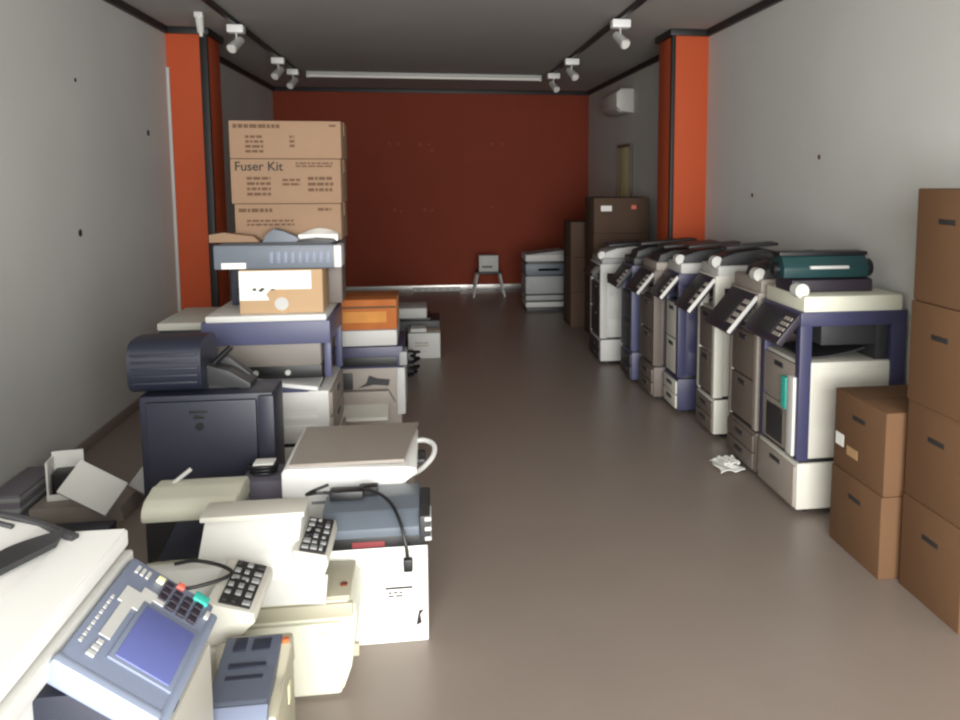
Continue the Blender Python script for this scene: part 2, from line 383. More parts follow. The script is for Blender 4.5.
# dim cartons behind the right row
yb = 0
for i in range(4):
    t = carton(('top', 'second', 'third', 'bottom')[i] + ' carton of the dim stack beyond the far end of right row', 1.62, 2.18, 7.98, 8.45, 1.416-0.354*(i+1), 1.416-0.354*i, CARDD, group='dim stack below the pale yellow panel', tape=False)
    if i == 0:
        B('paper_label', PAPER, t, -0.21, -0.10, -0.2365, -0.233, 0.22, 0.275, bev=0)
        B('red_sticker', REDBTN, t, 0.10, 0.15, -0.2365, -0.233, 0.24, 0.28, bev=0)
for i in range(3):
    carton(('top', 'middle', 'bottom')[i] + ' carton of the dark column left of the dim stack', 1.50, 1.90, 8.62, 9.1, 1.14-0.38*(i+1), 1.14-0.38*i, CARDD, group='dark column of cartons by the back', tape=False)

# ------------------------------------------------------------------ things on the right wall, at the back
t = thing('air_conditioner', 'pale wall-mounted air conditioner high on the right wall near the back', 'air conditioner', (XR, 9.45, 2.33))
M().prism([(0, 0), (-0.15, 0.02), (-0.2, 0.07), (-0.2, 0.22), (-0.16, 0.26), (0, 0.27)], 'y', -0.38, 0.42, 0.01).done('casing', ACW, t)
B('air_flap', LGREY, t, -0.195, -0.12, -0.36, 0.36, 0.012, 0.022, bev=0.003, mx=rot('Y', 25, (-0.15, 0, 0.02)))
B('grille', TAUPE, t, -0.15, -0.02, -0.36, 0.36, 0.262, 0.275, bev=0.003)
t = thing('wall_panel', 'narrow pale yellow panel on right wall below the air conditioner', 'panel', (XR, 9.4, 1.3))
B('panel_sheet', YPANEL, t, -0.03, -0.002, -0.29, 0.29, 0.0, 0.66)
m = M()
for a in (-0.32, 0.29): m.box(-0.04, 0, a, a+0.03, -0.03, 0.69, 0.004)
m.box(-0.04, 0, -0.29, 0.29, 0.66, 0.69, 0.004); m.box(-0.04, 0, -0.29, 0.29, -0.03, 0, 0.004)
m.done('panel_frame', BROWNGREY, t)
# stacked grey printer at the back
t = thing('printer', 'grey stacked printer standing alone before the red wall, right of the stool', 'printer', (1.385, 9.9, 0))
B('base', DARK, t, -0.24, 0.24, -0.24, 0.24, 0, 0.06)
for i, (a, b_, mm) in enumerate(((0.06, 0.12, LGREY), (0.14, 0.2, GREY), (0.22, 0.43, GREY), (0.45, 0.58, BLUEGREY), (0.61, 0.69, LGREY))):
    B(('paper_drawer', 'paper_drawer', 'body', 'upper_body', 'scanner_lid')[i], mm, t, -0.25, 0.25, -0.25+0.004*i, 0.25, a, b_, bev=0.008)
B('core', DARK, t, -0.235, 0.235, -0.23, 0.23, 0.05, 0.64)
B('output_slot', DARK, t, -0.1, 0.16, -0.238, -0.2, 0.49, 0.53)
M().prism([(-0.24, 0.688), (-0.12, 0.70), (0.22, 0.735), (0.24, 0.69)], 'y', -0.2, 0.2).done('document_feeder', GREY, t)
# small stool and box at the back
t = thing('stool', 'small white-legged stool in front of the red back wall', 'stool', (0.79, 11.1, 0))
B('seat', DARK, t, -0.17, 0.17, -0.15, 0.15, 0.31, 0.34, bev=0.008)
for sx in (-1, 1):
    for sy in (-1, 1): M().cyl((sx*0.15, sy*0.13, 0.31), (sx*0.21, sy*0.18, 0), 0.014).done('leg', LGREY, t)
for sx in (-1, 1): M().cyl((sx*0.18, -0.155, 0.15), (sx*0.18, 0.155, 0.15), 0.009).done('rung', LGREY, t)
t = carton('small pale box standing on the stool by the red wall', 0.66, 0.92, 11.0, 11.2, 0.34, 0.56, LGREY, name='small_box', tape=False)
B('printed_mark', BROWNGREY, t, -0.09, 0.05, -0.1015, -0.099, 0.05, 0.08, bev=0)
t = thing('power_strip', 'white power strip lying along the foot of the red wall', 'power strip', (0.1, 11.63, 0))
B('casing', WHITE, t, -0.33, 0.33, -0.03, 0.03, 0, 0.05, bev=0.006)
for i in range(6): B('socket', LGREY, t, -0.28+i*0.1, -0.22+i*0.1, -0.034, -0.028, 0.008, 0.042, bev=0.002)

# ------------------------------------------------------------------ left: copier with box tower
cL = copier('white and faded navy copier under the carton tower in left row', -1.142, -0.515, 4.27, 4.86, 0.24, 0.535, 0.785, 0.905, 0.937, WHITE, TAUPE, LNAVY, WHITE, rotz=PI, panel=None, tray=DARK, posts=False)
for q in (-0.29, 0.23): B('post', LNAVY, cL, -0.318, -0.28, q, q+0.035, 0.60 if q > 0 else 0.53, 0.80, bev=0.012)
B('post', LNAVY, cL, 0.25, 0.3, -0.285, -0.25, 0.53, 0.80, bev=0.01)
B('scanner_underside', mat('mid_grey_plastic', (124, 118, 112), 0.5), cL, -0.27, 0.24, -0.27, 0.28, 0.665, 0.802, bev=0.02)
for s in (-0.10, 0.06): M().cyl((s, 0.283, 0.635), (s, 0.26, 0.635), 0.014).done('roller', LGREY, cL)
B('inner_bridge', BLACK, cL, -0.27, 0.2, -0.26, 0.27, 0.60, 0.67, bev=0.01)
M().grid(lambda u, v: (-0.25+u*0.42, 0.1+v*0.21, 0.562+0.06*u), 4, 1, 0.02).done('side_tray', BRIGHT, cL, label='white sloping paper tray')
M().box(-0.20, 0.02, 0.2, 0.285, 0.53, 0.56, 0.004).done('tray_base', LNAVY, cL)
B('nameplate', TAUPE, cL, 0.165, 0.235, 0.286, 0.291, 0.31, 0.325, bev=0.001)
# parcel, dark unit, scanner, three cartons
t = carton('small tan parcel with torn white labels lying on the navy-trimmed left copier', -0.962, -0.548, 4.33, 4.60, 0.937, 1.165, PARCEL, name='parcel', tape=False)
B('shipping_label', PAPER, t, -0.205, 0.15, -0.1375, -0.134, 0.125, 0.22, bev=0, label='white shipping label')
M().prism([(-0.205, 0.07), (-0.06, 0.07), (-0.075, 0.10), (-0.05, 0.13), (-0.205, 0.13)], 'y', -0.1372, -0.134).done('torn_label', PAPER, t)
M().cyl((0.0, -0.1385, 0.05), (0.0, -0.134, 0.05), 0.034, 24).done('round_sticker', LGREY, t)
B('packing_tape', TAPE, t, -0.03, 0.03, -0.137, -0.134, 0.0, 0.12, bev=0)
m = M()
for a in (-0.14, -0.11, -0.1, -0.05): m.box(a, a+0.018, -0.1385, -0.134, 0.118+random.uniform(-.005, .01), 0.124+random.uniform(0, .01), 0)
m.done('handwriting', INKD, t)
t = thing('paper_tray_unit', 'dark navy unit standing behind the tan parcel under the blue-grey scanner', 'printer part', (-0.77, 4.73, 0.937))
B('casing', DNAVY, t, -0.30, 0.06, -0.1, 0.1, 0, 0.228, bev=0.01)
B('end_block', BROWNGREY, t, 0.06, 0.29, -0.1, 0.1, 0, 0.226, bev=0.01)
B('front_slot', BLACK, t, -0.27, 0.03, -0.106, -0.09, 0.06, 0.1, bev=0.003)
t = thing('scanner', 'blue-grey flatbed scanner unit balanced on the tan parcel below three cartons', 'scanner', (-0.76, 4.6, 1.165))
B('casing', BLUEGREY, t, -0.323, 0.285, -0.26, 0.24, 0, 0.125, bev=0.012)
B('end_cover', WHITE, t, 0.272, 0.31, -0.268, -0.1, 0.005, 0.12, bev=0.006, label='white end cover')
B('label_strip', PAPER, t, -0.285, -0.165, -0.264, -0.25, 0.004, 0.035, bev=0.002)
B('top_glass', DARK, t, -0.29, 0.26, -0.23, 0.22, 0.122, 0.1345, bev=0.004)
m = M()
for i in range(9): m.box(-0.05+i*0.035, -0.03+i*0.035, -0.264, -0.25, 0.03, 0.09, 0.002)
m.done('vent_ribs', SLATE, t)
t = tag(M().prism([(-0.06, 0), (0.13, 0), (0.11, 0.03), (0.05, 0.055), (0.0, 0.07), (-0.04, 0.04)], 'y', -0.045, 0.03, 0.004).done('guide_bracket', BLUEGREY, None, (-0.79, 4.42, 1.30)), 'grey arched plastic bracket lying on the blue-grey scanner', 'printer part')
t = tag(M().prism([(-0.1, 0), (0.1, 0), (0.085, 0.014), (0.0, 0.02), (-0.085, 0.012)], 'y', -0.03, 0.03, 0.002).done('plastic_cover', BLACK, None, (-0.58, 4.39, 1.30)), 'thin black plastic cover lying on right end of the blue-grey scanner', 'printer part')
t = tag(M().grid(lambda u, v: (-0.1+0.2*u, -0.03+0.06*v, 0.035+0.03*math.sin(3*u)*v), 8, 4, 0.034).done('torn_packaging', PAPER, None, (-0.575, 4.455, 1.30)), 'crumpled white packaging between the scanner top and bottom carton', 'packaging')
t = tag(M().prism([(-0.13, 0), (0.12, 0), (0.09, 0.03), (-0.06, 0.05), (-0.13, 0.04)], 'y', -0.03, 0.035, 0.003).done('cardboard_insert', CARDL, None, (-0.985, 4.43, 1.30)), 'bent tan cardboard insert at left end of the blue-grey scanner', 'packaging')

def block(t, y, *blocks):
    for bl in blocks:
        k = M(); rows(k, *bl[:5], y, *bl[5:]); k.done('printed_text', INK, t)
def rows(mm, x0, x1, z0, z1, n, y, frac=0.55):
    for i in range(n):
        zt = z1-(z1-z0)*i/n; hh = (z1-z0)/n*frac
        x = x0
        while x < x1-0.004:
            w = min(random.uniform(0.012, 0.04), x1-x)
            mm.box(x, x+w, y-0.0008, y+0.001, zt-hh, zt, 0); x += w+0.006
def text_mesh(s, size, name, m, parent, loc, rotx=90, bold=0.0):
    cu = bpy.data.curves.new('tmp', 'FONT'); cu.body = s; cu.size = size; cu.extrude = 0.0006; cu.offset = bold
    o = bpy.data.objects.new('tmp', cu); COL.objects.link(o)
    dg = bpy.context.evaluated_depsgraph_get()
    me = bpy.data.meshes.new_from_object(o.evaluated_get(dg))
    bpy.data.objects.remove(o); bpy.data.curves.remove(cu)
    me.name = name; me.materials.clear(); me.materials.append(m)
    q = bpy.data.objects.new(name, me); COL.objects.link(q); q.parent = parent
    q.location = loc; q.rotation_euler = (R(rotx), 0, 0)
    return q
fz = [1.30, 1.495, 1.73, 1.928]
fl = ['bottom carton of the tan tower on the scanner, sides worn',
      'middle carton of the tan tower, printed with the large words Fuser Kit',
      'top carton of the tan tower on the blue-grey scanner']
fx = [(-1.005, -0.462), (-1.018, -0.458), (-1.018, -0.452)]
for i in range(3):
    a, b_ = fx[i]; t = carton(fl[i], a, b_, 4.50, 4.83, fz[i], fz[i+1], CARDL, name='fuser_carton', group='tower of tan cartons on the scanner')
    H = fz[i+1]-fz[i]; W = b_-a; yy = -0.1655
    if i == 1:
        text_mesh('Fuser Kit', 0.066, 'lettering', INKD, t, (-W/2+0.02, yy-0.0005, H-0.062), bold=0.0008)
        block(t, yy, (-W/2+0.08, -W/2+0.2, 0.03, 0.14, 4), (-0.02, 0.07, 0.085, 0.13, 2), (W/2-0.17, W/2-0.04, 0.05, 0.14, 3), (W/2-0.23, W/2-0.04, H-0.05, H-0.02, 2))
    elif i == 2:
        block(t, yy, (-W/2+0.02, -W/2+0.26, H-0.045, H-0.02, 1, 0.8), (-W/2+0.08, -W/2+0.17, 0.02, 0.12, 4), (0.02, 0.045, 0.05, 0.12, 3), (W/2-0.06, W/2-0.02, H-0.04, H-0.02, 1))
    else:
        block(t, yy, (-W/2+0.02, -W/2+0.2, H-0.05, H-0.025, 1, 0.8), (-W/2+0.06, -W/2+0.3, 0.07, 0.11, 2), (W/2-0.12, W/2-0.05, H-0.05, H-0.025, 1))

# pale lidded copier at the left wall
t = thing('printer', 'low copier with pale lid between the left wall and the carton tower', 'printer', (-1.39, 5.2, 0))
B('body', TAUPE, t, -0.15, 0.17, -0.26, 0.28, 0, 0.72, bev=0.01)
B('lid', OFFWHITE, t, -0.16, 0.19, -0.29, 0.28, 0.755, 0.80, bev=0.01, label='pale lid')
B('scanner_glass_frame', DARK, t, -0.155, 0.18, -0.27, 0.28, 0.71, 0.758, bev=0.005)

# dark navy printer
t = thing('printer', 'big dark navy printer with ribbed paper drum on top, by the left wall', 'printer', (-0.95, 3.87, 0))
B('body', DNAVY, t, -0.285, 0.268, -0.25, 0.0, 0, 0.71, bev=0.02)
B('front_panel', DNAVY, t, -0.255, 0.20, -0.268, -0.24, 0.06, 0.685, bev=0.015)
B('side_door', DNAVY, t, 0.205, 0.275, -0.272, -0.24, 0.06, 0.70, bev=0.02)
B('emblem', BLACK, t, -0.075, 0.0, -0.272, -0.262, 0.635, 0.645, bev=0.001)
B('emblem', BLACK, t, -0.06, -0.015, -0.272, -0.262, 0.61, 0.625, bev=0.001)
M().cyl((-0.035, -0.274, 0.575), (-0.035, -0.262, 0.575), 0.017, 16).done('lock_hole', BLACK, t)
pr = []
for k in range(16):
    a = 2*PI*k/16; pr.append((-0.13+0.14*math.copysign(abs(math.cos(a))**0.55, math.cos(a)), 0.832+0.115*math.copysign(abs(math.sin(a))**0.55, math.sin(a))))
dm = M().prism(pr, 'x', -0.315, -0.02).done('drum_cover', DNAVY, t)
g = M()
for k in range(5): g.box(-0.30, -0.035, -0.275, -0.262, 0.765+0.030*k, 0.775+0.030*k, 0.003)
g.done('ribs', DNAVY, dm)
B('neck', DARK, t, -0.25, 0.12, -0.15, -0.01, 0.70, 0.735, bev=0.01)
M().prism([(-0.03, 0.73), (0.16, 0.705), (0.16, 0.73), (0.07, 0.79), (-0.03, 0.82)], 'y', -0.17, -0.02, 0.006).done('paper_guide', DARK, t)
M().cyl((-0.02, -0.10, 0.80), (0.07, -0.10, 0.885), 0.013).done('lever', BLACK, t)
M().prism([(0.0, 0.80), (0.14, 0.735), (0.14, 0.75), (0.05, 0.83), (0.0, 0.835)], 'y', -0.07, -0.01, 0.004).done('guide_side', DARK, t)

# grey copier with orange carton
t = thing('printer', 'grey printer with navy band under the orange carton in left row', 'printer', (-0.39, 5.45, 0))
B('body', TAUPE, t, -0.21, 0.20, -0.24, 0.25, 0.0, 0.43, bev=0.012)
B('side_cover', LGREY, t, 0.17, 0.225, -0.25, 0.25, 0.12, 0.425, bev=0.01)
B('band', NAVY, t, -0.215, 0.215, -0.25, 0.25, 0.425, 0.565, bev=0.01)
B('dark_recess', BLACK, t, -0.19, 0.18, -0.256, -0.2, 0.44, 0.50, bev=0.004)
B('lid', LGREY, t, -0.205, 0.18, -0.255, 0.25, 0.57, 0.672, bev=0.012)
B('open_slot', DARK, t, -0.19, -0.10, -0.246, -0.2, 0.29, 0.40, bev=0.01)
M().prism([(-0.07, 0.30), (-0.02, 0.33), (0.0, 0.38), (0.05, 0.36), (0.13, 0.35), (0.12, 0.31), (0.03, 0.32)], 'y', -0.247, -0.2).done('open_slot', DARK, t)
M().grid(lambda u, v: (-0.18+0.30*u, -0.43+0.2*v, 0.16+0.07*v), 3, 3, 0.02).done('paper_tray', OFFWHITE, t)
M().prism([(-0.20, 0.21), (0.16, 0.21), (0.12, 0.29), (-0.20, 0.29)], 'y', -0.30, -0.23, 0.004).done('paper_chute', TAUPE, t)
M().box(0.19, 0.24, -0.26, -0.1, 0.44, 0.53, 0.01).done('panel_arm', GREY, t)
t = carton('orange printed carton lying on the grey printer with navy band', -0.60, -0.21, 5.22, 5.62, 0.672, 0.865, CARDO, name='orange_carton', tape=False)
M().box(-0.19, 0.19, -0.2012, -0.198, 0.135, 0.15, 0).done('printed_band', CARD, t)
M().box(-0.14, 0.13, -0.2012, -0.198, 0.045, 0.115, 0).done('printed_panel', mat('light_orange_print', (200, 136, 66), 0.8, 0.2, 14), t)
M().box(0.1955, 0.197, -0.03, 0.03, 0.02, 0.19, 0).done('side_tape', TAPE, t)

# low things further back on the left
t = carton('small white-grey carton on the floor at the far end of left row', -0.20, 0.085, 7.33, 7.65, 0, 0.232, LGREY, name='small_box', tape=True)
m = M(); rows(m, -0.08, 0.04, 0.10, 0.15, 2, -0.1605, 0.6); m.done('printed_text', TAUPE, t)
B('top_flap', LGREY, t, -0.12, 0.02, -0.10, 0.1, 0.23, 0.262, bev=0.004)
t = thing('printer', 'dark desktop printer with pale top behind the small white-grey carton', 'printer', (-0.16, 7.95, 0))
B('body', DARK, t, -0.17, 0.25, -0.26, 0.2, 0, 0.28, bev=0.015)
B('lid', LGREY, t, -0.15, 0.13, -0.25, 0.18, 0.30, 0.40, bev=0.02)
B('hinge_gap', BLACK, t, -0.14, 0.16, -0.24, 0.17, 0.275, 0.305)
t = thing('cable_bundle', 'black tangle of parts beside the small white-grey carton', 'cable', (-0.20, 6.75, 0))
for k in range(4):
    M().tube([(random.uniform(-.05, .10), random.uniform(-.12, .12), 0.02+0.05*k) if j else (0, 0, 0.02) for j in range(7)], 0.013).done('cable', BLACK, t)
B('plug', BLACK, t, -0.06, 0.06, -0.06, 0.06, 0, 0.2, bev=0.01)

# ------------------------------------------------------------------ left foreground
# white printer with taupe top
t = thing('printer', 'white desk printer with broad taupe top and hooked tray at its right', 'printer', (-0.33, 3.36, 0))
B('body', BRIGHT, t, -0.23, 0.225, -0.24, 0.24, 0, 0.44, bev=0.012)
M().prism([(-0.235, 0.43), (0.17, 0.43), (0.27, 0.505), (0.265, 0.525), (0.235, 0.53), (-0.22, 0.545), (-0.235, 0.53)], 'y', -0.262, 0.24, 0.006).done('upper_cover', BRIGHT, t)
M().grid(lambda u, v: (-0.21+u*0.43+0.05*v*u, -0.235+v*0.47, 0.553+0.004*math.sin(3*v)), 4, 4, 0.012).done('top_panel', TAUPE, t, label='taupe top')
B('side_cover', TAUPE, t, 0.215, 0.25, -0.2, 0.22, 0.02, 0.43, bev=0.01)
M().tube([(0.22, 0.10, 0.505), (0.29, 0.10, 0.515), (0.335, 0.06, 0.505), (0.33, 0.0, 0.475), (0.28, -0.05, 0.44), (0.235, -0.08, 0.43)], 0.011).done('tray_hook', LGREY, t)
B('hook_gap', DARK, t, 0.225, 0.30, -0.04, 0.09, 0.455, 0.48, bev=0.01)
M().prism([(0.08, 0.415), (0.30, 0.36), (0.32, 0.37), (0.22, 0.43), (0.12, 0.44)], 'y', -0.278, -0.235, 0.004).done('output_flap', TAUPE, t)
B('nameplate', GREY, t, -0.13, -0.03, -0.2445, -0.239, 0.395, 0.405, bev=0)
# white floor carton, device, power bricks
t = carton('white carton with faint print standing on the floor by the aisle', -0.44, -0.024, 2.79, 3.075, 0, 0.358, PAPER, name='white_carton', tape=False)
m = M(); m.box(0.06, 0.155, -0.1440, -0.142, 0.200, 0.208, 0); rows(m, 0.07, 0.12, 0.165, 0.19, 2, -0.1430, 0.5); m.done('printed_text', INKD, t)
m = M(); m.prism([(0.165, 0.06), (0.185, 0.07), (0.18, 0.1), (0.195, 0.12), (0.175, 0.115), (0.17, 0.09)], 'y', -0.1445, -0.142); m.done('printed_mark', INKD, t)
B('lid_edge', LGREY, t, 0.0, 0.205, -0.144, -0.142, 0.335, 0.3385, bev=0)
t = thing('inkjet_printer', 'flat blue-grey office machine lying on the white floor carton', 'printer', (-0.20, 2.928, 0.358))
B('base', BLACK, t, -0.18, 0.18, -0.15, 0.15, 0, 0.045, bev=0.006)
M().prism([(-0.155, 0.042), (0.15, 0.042), (0.15, 0.115), (0.02, 0.12), (-0.08, 0.11), (-0.158, 0.075)], 'x', -0.185, 0.15, 0.006).done('cover', BLUEGREY, t)
M().box(0.15, 0.188, -0.155, 0.12, 0.02, 0.11, 0.008).done('end_block', DARK, t)
m = M()
for i in range(3): m.box(0.168, 0.192, -0.158, -0.05, 0.02+0.035*i, 0.035+0.035*i, 0.004)
m.done('end_clips', LGREY, t)
B('red_label', mat('dark_red_label', (120, 40, 45), 0.6), t, -0.08, 0.03, -0.1535, -0.149, 0.008, 0.028, bev=0.001)
t = thing('power_adapter', 'black power bricks with a cable on the blue-grey office machine', 'power adapter', (-0.30, 2.955, 0.4805))
B('brick', BLACK, t, -0.07, 0.05, -0.04, 0.02, 0.0, 0.034, bev=0.008)
B('brick', BLACK, t, 0.03, 0.10, 0.0, 0.05, 0.0, 0.032, bev=0.008)
M().tube([(0.04, -0.01, 0.03), (0.10, -0.05, 0.03), (0.15, -0.11, 0.012), (0.185, -0.20, -0.02), (0.205, -0.24, -0.09), (0.21, -0.24, -0.14)], 0.006).done('cable', BLACK, t)
B('plug', BLACK, t, 0.195, 0.227, -0.253, -0.225, -0.18, -0.135, bev=0.006)
M().tube([(-0.05, -0.03, 0.03), (-0.11, -0.05, 0.04), (-0.15, -0.02, 0.025), (-0.13, 0.03, 0.02), (-0.08, 0.04, 0.035)], 0.006).done('cable', BLACK, t)

# cream laser printer (front)
t = thing('laser_printer', 'cream laser printer on the floor with big blank front cover', 'printer', (-0.42, 2.64, 0))
pr = [(-0.19, 0.0), (0.115, 0.0), (0.13, 0.02), (0.155, 0.09), (0.175, 0.25), (0.17, 0.30), (0.14, 0.318), (-0.19, 0.318)]
M().prism([(x*1.0, z) for x, z in pr], 'y', -0.115, 0.125, 0.008).done('body', CREAM, t)
B('front_cover', CREAM, t, -0.17, 0.125, -0.132, -0.11, 0.012, 0.25, bev=0.01)
B('front_ledge', BEIGE, t, -0.18, 0.165, -0.127, -0.10, 0.26, 0.31, bev=0.012)
B('nameplate', LGREY, t, 0.06, 0.095, -0.1345, -0.13, 0.21, 0.225, bev=0.001)
B('top_cover', BEIGE, t, -0.18, 0.155, -0.12, 0.125, 0.314, 0.332, bev=0.008)
M().cyl((0.13, -0.05, 0.328), (0.13, -0.05, 0.337), 0.012, 16).done('indicator_light', mat('brown_button', (120, 60, 40), 0.4), t)
B('side_latch', BEIGE, t, 0.15, 0.178, -0.11, -0.09, 0.12, 0.16, bev=0.003)
# white fax on it
def keypad(t, x0, x1, y0, y1, z, tilt, rowsn, cols, base=INKD, keys=GREY):
    mx = Matrix.Translation((x0, 0, z)) @ Matrix.Rotation(R(tilt), 4, 'Y')
    W = x1-x0; L = y1-y0
    p = M().box(0, W, y0, y1, -0.006, 0.003, 0.002, mx=mx).done('keypad', base, t)
    for i in range(cols):
        for j in range(rowsn):
            k = M().box(W*(i+0.15)/cols, W*(i+random.uniform(0.5, 0.95))/cols, y0+L*(j+0.2)/rowsn, y0+L*(j+random.uniform(0.5, 0.85))/rowsn, 0.002, 0.008, 0.001, mx=mx)
            k.done('key', keys if random.random() > 0.3 else DARK, p)
    m_ = M().box(W*0.15, W*0.55, y0+L*0.42, y0+L*0.62, 0.002, 0.007, 0.001, mx=mx); m_.done('display', BLACK, p)
    return p
t = thing('fax_machine', 'white fax machine with dark keypad lying on the cream laser printer', 'fax machine', (-0.53, 2.64, 0.335))
M().prism([(-0.145, 0.0), (-0.14, 0.06), (-0.10, 0.14), (0.0, 0.225), (0.13, 0.225), (0.14, 0.21), (0.14, 0.0)], 'x', -0.19, 0.11, 0.008).done('body', WHITE, t)
B('top_ridge', OFFWHITE, t, -0.20, 0.12, -0.03, 0.10, 0.222, 0.24, bev=0.006)
M().prism([(0.10, 0.02), (0.17, 0.02), (0.205, 0.11), (0.20, 0.14), (0.10, 0.165)], 'y', -0.14, 0.13, 0.006).done('panel_housing', OFFWHITE, t)
keypad(t, 0.118, 0.198, -0.135, 0.11, 0.164, 13, 6, 3)
M().grid(lambda u, v: (-0.16+0.36*u, -0.185+0.06*v, 0.02+0.05*v+0.01*math.sin(3*u)), 6, 3, 0.014).done('paper_tray', WHITE, t)
# white fax in front
t = thing('fax_machine', 'white fax machine with tilted dark keypad beside the blue-screen copier', 'fax machine', (-0.70, 2.31, 0))
B('body', OFFWHITE, t, -0.20, 0.125, -0.15, 0.12, 0, 0.4, bev=0.012)
M().prism([(-0.15, 0.39), (-0.145, 0.44), (-0.05, 0.49), (0.06, 0.525), (0.105, 0.525), (0.115, 0.39)], 'x', -0.195, 0.10, 0.008).done('upper_cover', WHITE, t)
M().prism([(0.09, 0.40), (0.17, 0.41), (0.225, 0.46), (0.222, 0.485), (0.10, 0.525)], 'y', -0.145, 0.12, 0.006).done('panel_housing', OFFWHITE, t)
keypad(t, 0.128, 0.212, -0.13, 0.11, 0.517, 18, 6, 3)
# cable loop over the front fax
t = thing('cable', 'thin black cable loop with plug on the white fax machine', 'cable', (-0.70, 2.36, 0.527))
M().tube([(-0.03, 0, 0.02), (0.03, -0.01, 0.03), (0.10, -0.02, 0.015), (0.135, -0.05, 0.005), (0.10, -0.09, 0.004), (0.03, -0.12, 0.004), (-0.03, -0.11, 0.008)], 0.0055).done('cord', BLACK, t)
B('plug', BLACK, t, -0.07, -0.02, -0.125, -0.095, 0.0, 0.03, bev=0.006)
# cream printer with dark mouth
t = thing('laser_printer', 'cream rounded printer with dark open mouth below the navy printer', 'printer', (-0.855, 3.14, 0))
pr = [(-0.19, 0.425), (-0.195, 0.45), (-0.185, 0.475), (-0.15, 0.495), (-0.05, 0.505), (0.04, 0.50), (0.06, 0.48), (0.06, 0.425)]
M().prism(pr, 'x', -0.165, 0.155, 0.012).done('top_cover', CREAM, t)
B('body', BEIGE, t, -0.16, 0.15, -0.12, 0.06, 0, 0.43, bev=0.01)
B('mouth', BLACK, t, -0.16, 0.06, -0.16, -0.11, 0.25, 0.43, bev=0.006)
M().prism([(-0.12, 0.28), (0.08, 0.28), (0.10, 0.38), (0.05, 0.42), (-0.05, 0.42)], 'y', -0.175, -0.155, 0.004).done('toner_cover', DNAVY, t)
M().grid(lambda u, v: (-0.16+0.24*u, -0.25+0.14*v, 0.265+0.012*math.sin(PI*u)), 8, 2, 0.012).done('paper_lip', CREAM, t)
M().cyl((-0.11, 0.0, 0.497), (-0.05, 0.03, 0.54), 0.008).done('paper_wire', LGREY, t)
# small grey carton + coil
carton('small purple-grey box between the cream printer and taupe-topped printer', -0.76, -0.585, 3.30, 3.5, 0, 0.43, mat('purple_grey_card', (112, 108, 122), 0.7), name='small_box', tape=False)
t = thing('cable_coil', 'coiled black cable with white label on the small purple-grey box', 'cable', (-0.685, 3.38, 0.43))
for k in range(3):
    M().tube([((0.05+0.004*k)*math.cos(a), (0.035+0.003*k)*math.sin(a), 0.012+0.014*k) for a in [i*PI/5+0.4*k for i in range(11)]], 0.006).done('cord_turn', BLACK, t)
B('label', PAPER, t, -0.035, 0.045, -0.03, 0.04, 0.046, 0.052, bev=0.001)

# beige printer with slate panel at the bottom
t = thing('laser_printer', 'beige printer with sloping slate-grey tray at the bottom of the photo', 'printer', (-0.45, 2.06, 0))
B('body', BEIGE, t, -0.08, 0.075, -0.195, 0.085, 0, 0.37, bev=0.015)
M().prism([(-0.195, 0.36), (-0.19, 0.385), (-0.06, 0.40), (0.03, 0.445), (0.075, 0.445), (0.085, 0.36)], 'x', -0.08, 0.078, 0.012).done('upper_cover', BEIGE, t)
pt = M().prism([(-0.20, 0.405), (-0.19, 0.375), (-0.05, 0.395), (0.045, 0.43), (0.05, 0.455), (-0.05, 0.432), (-0.17, 0.42)], 'x', -0.085, 0.055, 0.005).done('paper_tray', mat('dark_slate_plastic', (86, 92, 106), 0.45, 0.06), t, label='slate-grey tray')
M().prism([(-0.222, 0.385), (-0.215, 0.34), (-0.185, 0.35), (-0.185, 0.418)], 'x', -0.09, 0.06, 0.004).done('tray_lip', SLATE, pt)
mx = rot('X', 11, (0, -0.05, 0.432))
for q in (-0.09, -0.05): M().box(-0.06, 0.03, q-0.007, q+0.007, 0.428, 0.437, 0.002, mx=mx).done('tray_ridge', DNAVY, pt)
M().box(-0.06, -0.03, 0.0, 0.045, 0.428, 0.440, 0.002, mx=mx).done('tray_grip', DNAVY, pt)
M().box(-0.015, 0.03, 0.0, 0.04, 0.428, 0.437, 0.002, mx=mx).done('tray_grip', DNAVY, pt)
M().cyl((0.064, 0.03, 0.442), (0.064, 0.03, 0.452), 0.009, 16).done('indicator_light', mat('orange_button', (200, 110, 60), 0.4), t)
B('sticker', YELBTN, t, 0.07, 0.077, -0.02, 0.01, 0.30, 0.35, bev=0.001)

# big foreground copier
t = thing('photocopier', 'large white copier in the foreground with slate control panel and blue screen', 'photocopier', (-1.05, 1.42, 0))
B('body', BRIGHT, t, -0.5, 0.37, -0.5, 0.40, 0.03, 0.83, bev=0.015)
B('plinth', DARK, t, -0.47, 0.34, -0.47, 0.37, 0, 0.035)
B('front_ledge', OFFWHITE, t, 0.35, 0.552, -0.45, 0.41, 0.03, 0.61, bev=0.012)
B('bed_rim', WHITE, t, -0.5, 0.424, -0.5, 0.345, 0.825, 0.866, bev=0.008)
B('lid_seal', BEIGE, t, -0.49, 0.395, -0.49, 0.335, 0.862, 0.874, bev=0.003)
lid = M().grid(lambda u, v: (-0.5+0.91*u, -0.5+0.84*v, 0.912-0.012*math.sin(PI*min(1, u*1.1))**2*(1-v)), 10, 8, 0.04).done('lid', BRIGHT, t)  # whiter plastic puts strong sky light from above into the lid colour
B('lid_edge', BRIGHT, lid, 0.40, 0.416, -0.5, 0.342, 0.876, 0.911, bev=0.006)
pr = [(-0.48, 0.90), (-0.48, 1.0)] + [(-0.48+0.80*i/12, 0.915+0.085*math.cos(PI/2*(i/12)**2.2)) for i in range(1, 12)] + [(0.32, 0.905)]
